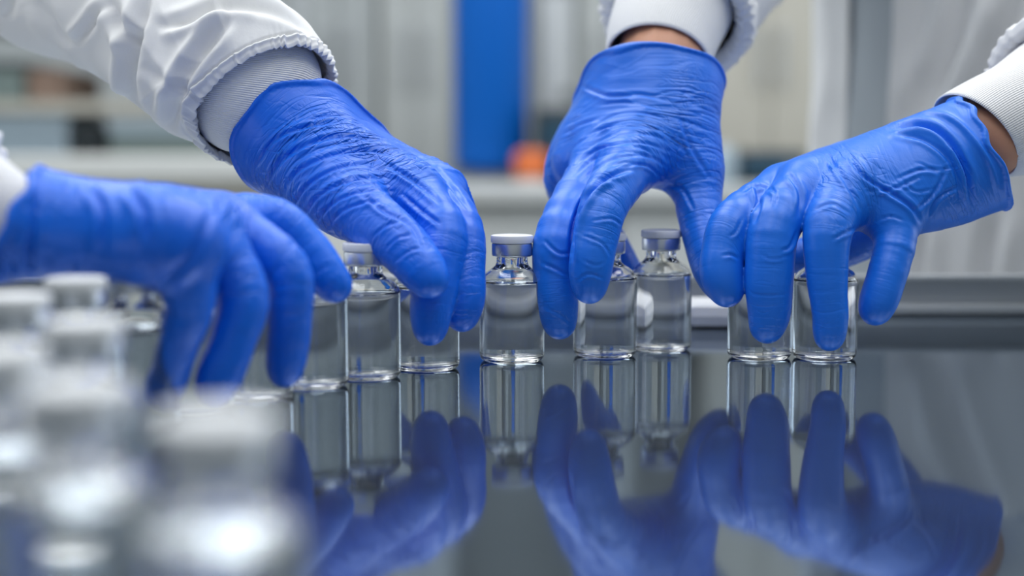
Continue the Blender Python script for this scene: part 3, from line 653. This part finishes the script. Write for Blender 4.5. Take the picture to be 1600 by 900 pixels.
# --- coats (torso), trousers, shoes and the body inside them
def torso_disp(seed, amp=9):
    def f(u, th, P):
        q = P.reshape(-1, 3)
        n1 = ridge(np.stack([q[:, 0]*9+seed, q[:, 1]*9, q[:, 2]*1.6], 1)).reshape(u.shape)
        n2 = fbm(np.stack([q[:, 0]*14+q[:, 2]*6, q[:, 1]*14, q[:, 2]*3+seed], 1)).reshape(u.shape)
        return mm*(amp*(np.clip(n1, 0, 1)**1.5-0.4)+0.6*amp*n2)
    return f
def body(parent, cx, cy, face, arms, lab_front):
    """face: unit vector the person faces; arms: two lists of world joints shoulder..wrist with radii."""
    sx = abs(face[1]) > abs(face[0])
    rw, rd = (0.225, 0.15) if sx else (0.15, 0.225)
    # tube side axis for a vertical tube with up=(0,1,0) is x
    coat = loft('coat', [(cx, cy, z, rw*a, rd*b) for z, a, b in [(-0.50, 1.12, 1.18), (-0.30, 1.08, 1.15), (-0.05, 0.98, 1.05), (0.15, 0.93, 1.0), (0.32, 0.97, 1.02), (0.46, 0.96, 0.9), (0.53, 0.6, 0.62), (0.56, 0.33, 0.42)]],
         M['cloth'], parent, na=160, nr=360, folds=lab_front or (), disp=torso_disp(cx*3), up=(0, 1, 0), ends=(False, True))
    if lab_front:  # coat strip cut away over a smaller blue-grey inner layer
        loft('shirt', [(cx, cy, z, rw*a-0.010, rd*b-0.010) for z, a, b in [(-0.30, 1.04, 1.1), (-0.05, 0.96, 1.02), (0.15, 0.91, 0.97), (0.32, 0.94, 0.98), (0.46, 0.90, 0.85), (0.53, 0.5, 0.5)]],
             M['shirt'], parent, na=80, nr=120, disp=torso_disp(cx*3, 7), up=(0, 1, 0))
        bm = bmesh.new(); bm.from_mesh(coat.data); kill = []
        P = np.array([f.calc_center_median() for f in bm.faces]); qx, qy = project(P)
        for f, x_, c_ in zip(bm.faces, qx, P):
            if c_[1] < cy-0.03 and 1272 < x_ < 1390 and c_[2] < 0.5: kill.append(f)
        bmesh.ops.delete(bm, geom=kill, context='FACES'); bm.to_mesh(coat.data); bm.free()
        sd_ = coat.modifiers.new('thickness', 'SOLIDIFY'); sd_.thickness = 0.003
    for sgn in (-1, 1):
        ox, oy = (sgn*0.1, 0) if sx else (0, sgn*0.1)
        loft('trouser_leg', [(cx+ox*0.9, cy+oy*0.9, -0.25, 0.085, 0.085), (cx+ox, cy+oy, -0.5, 0.075, 0.075), (cx+ox, cy+oy, FLOOR+0.07, 0.055, 0.055)], M['trouser'], parent, na=30, nr=40, up=(0, 1, 0), ends=(True, True))
        fx, fy = face
        bm = bmesh.new()
        for k, (d, rr, zz) in enumerate([(-0.05, .038, .045), (0.02, .042, .045), (0.10, .045, .035), (0.17, .038, .028)]):
            bmesh.ops.create_uvsphere(bm, u_segments=16, v_segments=10, radius=1, matrix=Matrix.Translation((cx+ox+fx*d, cy+oy+fy*d, FLOOR+zz*1.0)) @ Matrix.Diagonal((rr+abs(fx)*0.03, rr+abs(fy)*0.03, zz, 1)))
        o = link('shoe', bm_mesh('shoe', bm), M['shoe'], parent)
        r = o.modifiers.new('remesh', 'REMESH'); r.mode = 'VOXEL'; r.voxel_size = 0.008; r.use_smooth_shade = True
    # one continuous skin surface: pelvis, spine, neck and both arms
    pts = [((cx, cy, -0.05), 0.10), ((cx, cy, 0.2), 0.10), ((cx, cy, 0.44), 0.09), ((cx, cy, 0.60), 0.055)]
    edges = [(0, 1), (1, 2), (2, 3)]
    for arm in arms:
        prev = 2
        for p, r in arm:
            pts.append((tuple(p), r)); edges.append((prev, len(pts)-1)); prev = len(pts)-1
    me = bpy.data.meshes.new('body'); me.from_pydata([p for p, _ in pts], edges, [])
    o = link('body', me, M['skin'], parent, smooth=False)
    md = o.modifiers.new('skin', 'SKIN'); md.use_smooth_shade = True
    for v, (_, r) in zip(me.skin_vertices[0].data, pts): v.radius = (r, r); v.use_root = False
    me.skin_vertices[0].data[0].use_root = True
    s2 = o.modifiers.new('sub', 'SUBSURF'); s2.levels = 2; s2.render_levels = 2
    return o
RX, RY = 0.43, 0.47
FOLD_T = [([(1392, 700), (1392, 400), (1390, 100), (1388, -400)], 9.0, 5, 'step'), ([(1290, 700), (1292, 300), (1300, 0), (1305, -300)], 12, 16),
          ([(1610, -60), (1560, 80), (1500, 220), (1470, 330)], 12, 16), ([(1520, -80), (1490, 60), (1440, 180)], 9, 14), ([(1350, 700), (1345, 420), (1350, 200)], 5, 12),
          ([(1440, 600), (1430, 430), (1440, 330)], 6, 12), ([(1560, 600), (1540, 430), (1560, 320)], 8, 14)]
def lerp3(a, b, t_): return tuple(a[i]*(1-t_)+b[i]*t_ for i in range(3))
wc = at(1010, 200, .70); ec = at(1330, -420, 1.10); wd = at(1450, 265, .652); ed = at(2050, -420, 1.0)
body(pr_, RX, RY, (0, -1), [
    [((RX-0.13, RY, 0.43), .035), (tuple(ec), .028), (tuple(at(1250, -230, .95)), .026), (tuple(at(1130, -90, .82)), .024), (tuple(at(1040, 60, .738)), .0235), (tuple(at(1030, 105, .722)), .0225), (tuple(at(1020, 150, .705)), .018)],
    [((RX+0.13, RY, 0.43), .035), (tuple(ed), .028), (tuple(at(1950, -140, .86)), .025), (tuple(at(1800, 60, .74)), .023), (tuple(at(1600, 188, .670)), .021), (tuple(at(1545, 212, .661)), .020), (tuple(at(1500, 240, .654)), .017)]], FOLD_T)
LX, LY = -0.84, 0.0
body(pl_, LX, LY, (1, 0), [
    [((LX, LY+0.13, 0.43), .035), (lerp3((LX, LY+0.19, 0.38), tuple(at(-420, -180, .80)), .6), .03), (tuple(at(-420, -180, .80)), .026), (tuple(at(-160, -140, .78)), .024), (tuple(at(80, -60, .73)), .022), (tuple(at(225, 18, .69)), .021), (tuple(at(430, 175, .655)), .021), (tuple(at(500, 245, .65)), .014)],
    [((LX, LY-0.13, 0.43), .035), (lerp3((LX, LY-0.19, 0.38), tuple(at(-700, 180, .60)), .6), .03), (tuple(at(-700, 180, .60)), .026), (tuple(at(-400, 240, .54)), .024), (tuple(at(-200, 290, .50)), .021), (tuple(at(-60, 320, .49)), .019), (tuple(at(60, 348, .49)), .012)]], None)
# upper sleeves joining the coats
def wl(p, r): return (p[0], p[1], p[2], r, r)
loft('upper_sleeve', [wl((RX-0.12, RY, 0.44), .075), wl((RX-0.17, RY-0.01, 0.40), .075), wl(lerp3((RX-0.17, RY, 0.40), ec, .6), .072), wl(ec, .068)], M['cloth'], pr_, na=60, nr=100, disp=torso_disp(2, 5))
loft('upper_sleeve', [wl((RX+0.12, RY, 0.44), .075), wl((RX+0.20, RY-0.01, 0.40), .075), wl(lerp3((RX+0.2, RY, 0.40), ed, .6), .072), wl(ed, .068)], M['cloth'], pr_, na=60, nr=100, disp=torso_disp(5, 5))
for sg, e in ((1, at(-420, -180, .80)), (-1, at(-700, 180, .60))):
    loft('upper_sleeve', [wl((LX, LY+sg*0.12, 0.44), .075), wl((LX+0.02, LY+sg*0.18, 0.40), .072), wl(lerp3((LX, LY+sg*0.19, 0.38), e, .6), .062), wl(e, .054)], M['cloth'], pl_, na=60, nr=100, disp=torso_disp(7+sg, 5))

# ------------------------------------------------------------------ background of the room
def bx(dep, x0, x1, y0, y1): # pixel rectangle at a distance -> world x0,x1,z0,z1
    a = at(x0, y1, dep); b = at(x1, y0, dep); return a[0], b[0], a[2], b[2]
def bgbox(name, rect, dep, thick, mt, parent=None, bev=0.006, base=None):
    x0, x1, z0, z1 = bx(dep, *rect); base = base or (0, 0, 0)
    return boxobj(name, ((x0+x1)/2-base[0], -CD+dep+thick/2-base[1], (z0+z1)/2-base[2]), (x1-x0, thick, z1-z0), mt, parent, bev)
BY = 2.3                                                             # front of the back bench
b = empty('back_bench', (0.8, BY+0.35, FLOOR), 'long pale laboratory bench far behind, below the blue cylinder', 'bench')
def bb(name, c, s, m, bev=0.004, par=b): return boxobj(name, (c[0]-0.8, c[1]-BY-0.35, c[2]-FLOOR), s, m, par, bev)
bb('worktop', (0.8, BY+0.35, -0.02), (2.5, 0.72, 0.03), M['lgrey'])
for k in range(4):
    cab = bb('cupboard', (-0.1+0.6*k, BY+0.37, (FLOOR-0.035)/2+0.04), (0.59, 0.64, -FLOOR-0.115), M['pale'])
    d = boxobj('cupboard_door', (-0.1+0.6*k-0.8, -0.31, (FLOOR-0.035)/2+0.04-FLOOR), (0.57, 0.02, -FLOOR-0.14), M['lgrey'], cab, 0.003)
bb('plinth', (0.8, BY+0.39, FLOOR+0.04), (2.36, 0.58, 0.08), M['dark'])
# things on the back bench
def zc(py, dep): return at(800, py, dep)[2]
BZ = -0.005
def standing(px, dep): p = at(px, 300, dep); return (p[0], p[1], BZ)
# blue cylinder on a dark stand
KX = 3.25/2.6; p = standing(768, 3.25); zb = zc(266, 3.25)
st = empty('instrument_stand', p, 'low dark stand carrying the blue cylinder on the back bench', 'stand')
boxobj('stand_box', (0, 0, (zb-BZ)/2), (0.13, 0.12, zb-BZ), M['dark'], st, 0.006)
boxobj('stand_foot', (0, 0, 0.006), (0.15, 0.14, 0.012), M['grey'], st, 0.003)
cy_ = empty('gas_cylinder', (p[0], p[1], zb), 'tall bright blue cylinder, blurred, between the two middle sleeves', 'cylinder')
latheobj('cylinder_body', [(0, 0.001), (0.06, 0.001), (0.073, 0.006), (0.079, 0.02), (0.079, 0.40), (0.074, 0.43), (0.055, 0.462), (0.028, 0.48), (0.018, 0.50), (0, 0.50)], M['blue'], cy_, 48)
latheobj('valve', [(0, 0.498), (0.014, 0.50), (0.014, 0.53), (0.022, 0.535), (0.022, 0.55), (0.008, 0.555), (0, 0.555)], M['steel'], cy_, 24)
# orange jar
p = standing(830, 3.12)
oj = empty('storage_jar', p, 'small orange jar on a pale base beside the blue cylinder', 'jar')
zj = max(zc(296, 3.12)-BZ, 0.012)
latheobj('jar_base', [(0, 0), (0.030, 0), (0.032, 0.004), (0.032, zj*0.95), (0, zj*0.95)], M['pale'], oj, 32)
latheobj('jar_body', [(0, zj*0.95), (0.034, zj), (0.036, zj+0.008), (0.036, zj+0.045), (0.026, zj+0.056), (0, zj+0.058)], M['orange'], oj, 32)
# instruments right of the cylinder
def instrument(px0, px1, ytop, dep, thick, label, body_m, panel_m, extra=None, name='lab_instrument'):
    x0, x1, z0, z1 = bx(dep, px0, px1, ytop, 285)
    c = ((x0+x1)/2, -CD+dep+thick/2, BZ); r = empty(name, c, label, 'instrument')
    wdt, hgt = x1-x0, z1-BZ
    boxobj('housing', (0, 0, hgt/2), (wdt, thick, hgt), body_m, r, 0.01)
    pn = boxobj('front_panel', (0, -thick/2-0.004, hgt*0.55), (wdt*0.8, 0.008, hgt*0.6), panel_m, r, 0.003)
    latheobj('dial', [(0, 0), (0.012, 0), (0.012, 0.01), (0, 0.012)], M['grey'], pn, 20, (0, 0, 0)).matrix_local = Matrix.Translation((wdt*0.25, -thick/2-0.008, hgt*0.4)) @ Matrix.Rotation(PI/2, 4, 'X')
    return r
instrument(836, 912, 168, 3.15, 0.2, 'dark instrument with a teal front right of the blue cylinder', M['dark'], M['teal'])
instrument(838, 900, -60, 3.4, 0.14, 'tall mid grey instrument behind the teal-fronted one', M['grey'], M['lgrey'])
instrument(1150, 1262, 236, 3.1, 0.25, 'low dark teal instrument behind the gap between the right gloves', M['dark'], M['teal'])
p = standing(1122, 3.1)
jr = empty('plastic_canister', p, 'pale blue canister left of the low dark instrument', 'canister')
hj = zc(226, 3.1)-BZ
latheobj('canister_body', [(0, 0), (0.034, 0), (0.038, 0.006), (0.038, hj*0.75), (0.03, hj*0.9), (0.018, hj*0.95), (0, hj*0.95)], M['lblue'], jr, 32)
latheobj('canister_lid', [(0.0, hj*0.93), (0.02, hj*0.93), (0.02, hj), (0, hj)], M['cap'], jr, 24)
# a white tray with wipes just behind the rim
tr = boxobj('folded_wipe', (0, 0, 0.0), (0.036, 0.04, 0.012), M['cloth'], None, 0.006)
tr.location = (0.103, 0.125, 0.0062)
tag(tr, 'folded white wipe lying by the table rim, seen between the right-hand gloves', 'wipe')
# tall cabinets on the back wall
def cabinet(px0, px1, dep, label, m1, m2, ztop=1.5, thick=0.35):
    a0, a1 = at(px0, 300, dep), at(px1, 300, dep)
    c = ((a0[0]+a1[0])/2, -CD+dep+thick/2, FLOOR); r = empty('tall_cabinet', c, label, 'cabinet')
    wd, h_ = a1[0]-a0[0], ztop-FLOOR
    boxobj('cabinet_body', (0, 0, h_/2), (wd, thick, h_), m1, r, 0.006)
    for sgn in (-1, 1):
        d = boxobj('cabinet_door', (sgn*wd*0.247, -thick/2-0.008, h_/2+0.03), (wd*0.48, 0.016, h_-0.1), m2, r, 0.004)
        boxobj('door_handle', (sgn*0.03, -thick/2-0.03, h_*0.5), (0.012, 0.02, 0.16), M['steel'], d, 0.003)
cabinet(596, 706, 4.0, 'pale tall cabinet directly left of the blue cylinder', M['cab2'], M['cab2'])
cabinet(470, 592, 4.02, 'grey-green tall cabinet behind the white sleeve cuff', M['green'], M['cab'])
cabinet(905, 990, 4.02, 'pale tall cabinet behind the central white sleeve', M['cab'], M['cab2'])
cabinet(1105, 1290, 4.0, 'beige tall cabinet between the central sleeve and the white coat', M['beige'], M['beige'])
# shelf rack at far left with boxes and machines
RD = 3.15
x0, x1 = at(-260, 300, RD)[0], at(430, 300, RD)[0]
rc = ((x0+x1)/2, -CD+RD+0.2, FLOOR)
rk = empty('shelf_rack', rc, 'open shelf rack of steel posts and pale shelves, blurred at far left', 'rack')
for sx_ in (-1, 1):
    for sy_ in (-1, 1):
        boxobj('post', (sx_*(x1-x0)/2, sy_*0.18, 1.0), (0.03, 0.03, 2.0), M['steel'], rk, 0.002)
SH = {}
for nm, y_, m_ in (('low', 300, 'beige'), ('mid', 158, 'beige'), ('top', 20, 'lgrey')):
    z = at(0, y_, RD)[2]; SH[nm] = z+0.0
    boxobj('shelf', (0, 0, z-0.012-FLOOR), (x1-x0+0.03, 0.40, 0.024), M[m_], rk, 0.002)
def onshelf(nm, px0, px1, ytop, m_, name, label, cat, dep=RD+0.01, thick=0.3, lidm=None):
    a0, a1 = at(px0, ytop, dep), at(px1, ytop, dep); h_ = a0[2]-SH[nm]
    o = empty(name, ((a0[0]+a1[0])/2, -CD+dep+thick/2, SH[nm]), label, cat)
    boxobj('box_body' if 'box' in name or 'carton' in name else 'housing', (0, 0, h_/2*0.8), (a1[0]-a0[0], thick, h_*0.8), M[m_], o, 0.006)
    boxobj('lid' if 'box' in name or 'carton' in name else 'top_cover', (0, 0, h_*0.9), ((a1[0]-a0[0])*1.01, thick*1.01, h_*0.2), M[lidm or m_], o, 0.004)
onshelf('mid', -90, 34, 96, 'green', 'storage_box', 'dark green storage box at the left edge on the middle shelf', 'box', lidm='dark')
onshelf('mid', 42, 96, 108, 'brown', 'carton_box', 'brown carton on the middle shelf right of the green box', 'box')
onshelf('low', -120, 104, 178, 'lblue', 'centrifuge', 'wide blue-grey bench machine on the low shelf at far left', 'machine', lidm='lblue')
onshelf('low', 112, 160, 196, 'dark', 'storage_box', 'small dark box between the blue-grey and grey-green machines', 'box')
onshelf('low', 170, 400, 190, 'green', 'incubator', 'wide grey-green machine on the low shelf under the sleeve', 'machine', lidm='lblue')
# second bench unit in front of the rack, pale
c2 = empty('side_bench', (at(150, 300, 2.6)[0], -CD+2.75, FLOOR), 'pale grey low bench behind the nearest glove, in front of the shelf rack', 'bench')
zt = at(0, 246, 2.6)[2]
boxobj('worktop', (0, 0, zt-FLOOR-0.02), (0.94, 0.30, 0.04), M['pale'], c2, 0.004)
boxobj('cupboard', (0, 0.01, (zt-FLOOR-0.04)/2), (0.92, 0.27, zt-FLOOR-0.04), M['beige'], c2, 0.004)
boxobj('cupboard_door', (-0.23, -0.135, (zt-FLOOR-0.04)/2), (0.44, 0.02, zt-FLOOR-0.12), M['pale'], c2, 0.003)
boxobj('cupboard_door', (0.23, -0.135, (zt-FLOOR-0.04)/2), (0.44, 0.02, zt-FLOOR-0.12), M['pale'], c2, 0.003)
# visible ceiling panels
for (x, y, sx, sy, e) in PANELS:
    r = empty('ceiling_light', (x, y, CEIL), {(-0.55, 0.75): 'ceiling light panel over the left end of the table, far side', (0.75, 0.75): 'ceiling light panel over the white coat at right',
        (-0.55, -0.9): 'ceiling light panel behind the camera at left', (0.75, -0.9): 'ceiling light panel behind the camera at right', (-1.9, 0.0): 'ceiling light panel by the left wall',
        (2.1, 0.0): 'ceiling light panel by the right wall', (-0.9, 2.3): 'ceiling light panel over the shelf rack', (1.0, 2.3): 'ceiling light panel over the beige cabinet'}[(x, y)], 'ceiling light')
    bm = bmesh.new()
    for (ox, oy, bx_, by_) in ((0, sy/2+0.01, sx+0.04, 0.02), (0, -sy/2-0.01, sx+0.04, 0.02), (sx/2+0.01, 0, 0.02, sy), (-sx/2-0.01, 0, 0.02, sy)):
        add_box(bm, (ox, oy, -0.012), (bx_, by_, 0.024), 0.002)
    link('frame', bm_mesh('frame', bm), M['cap'], r, smooth=False)
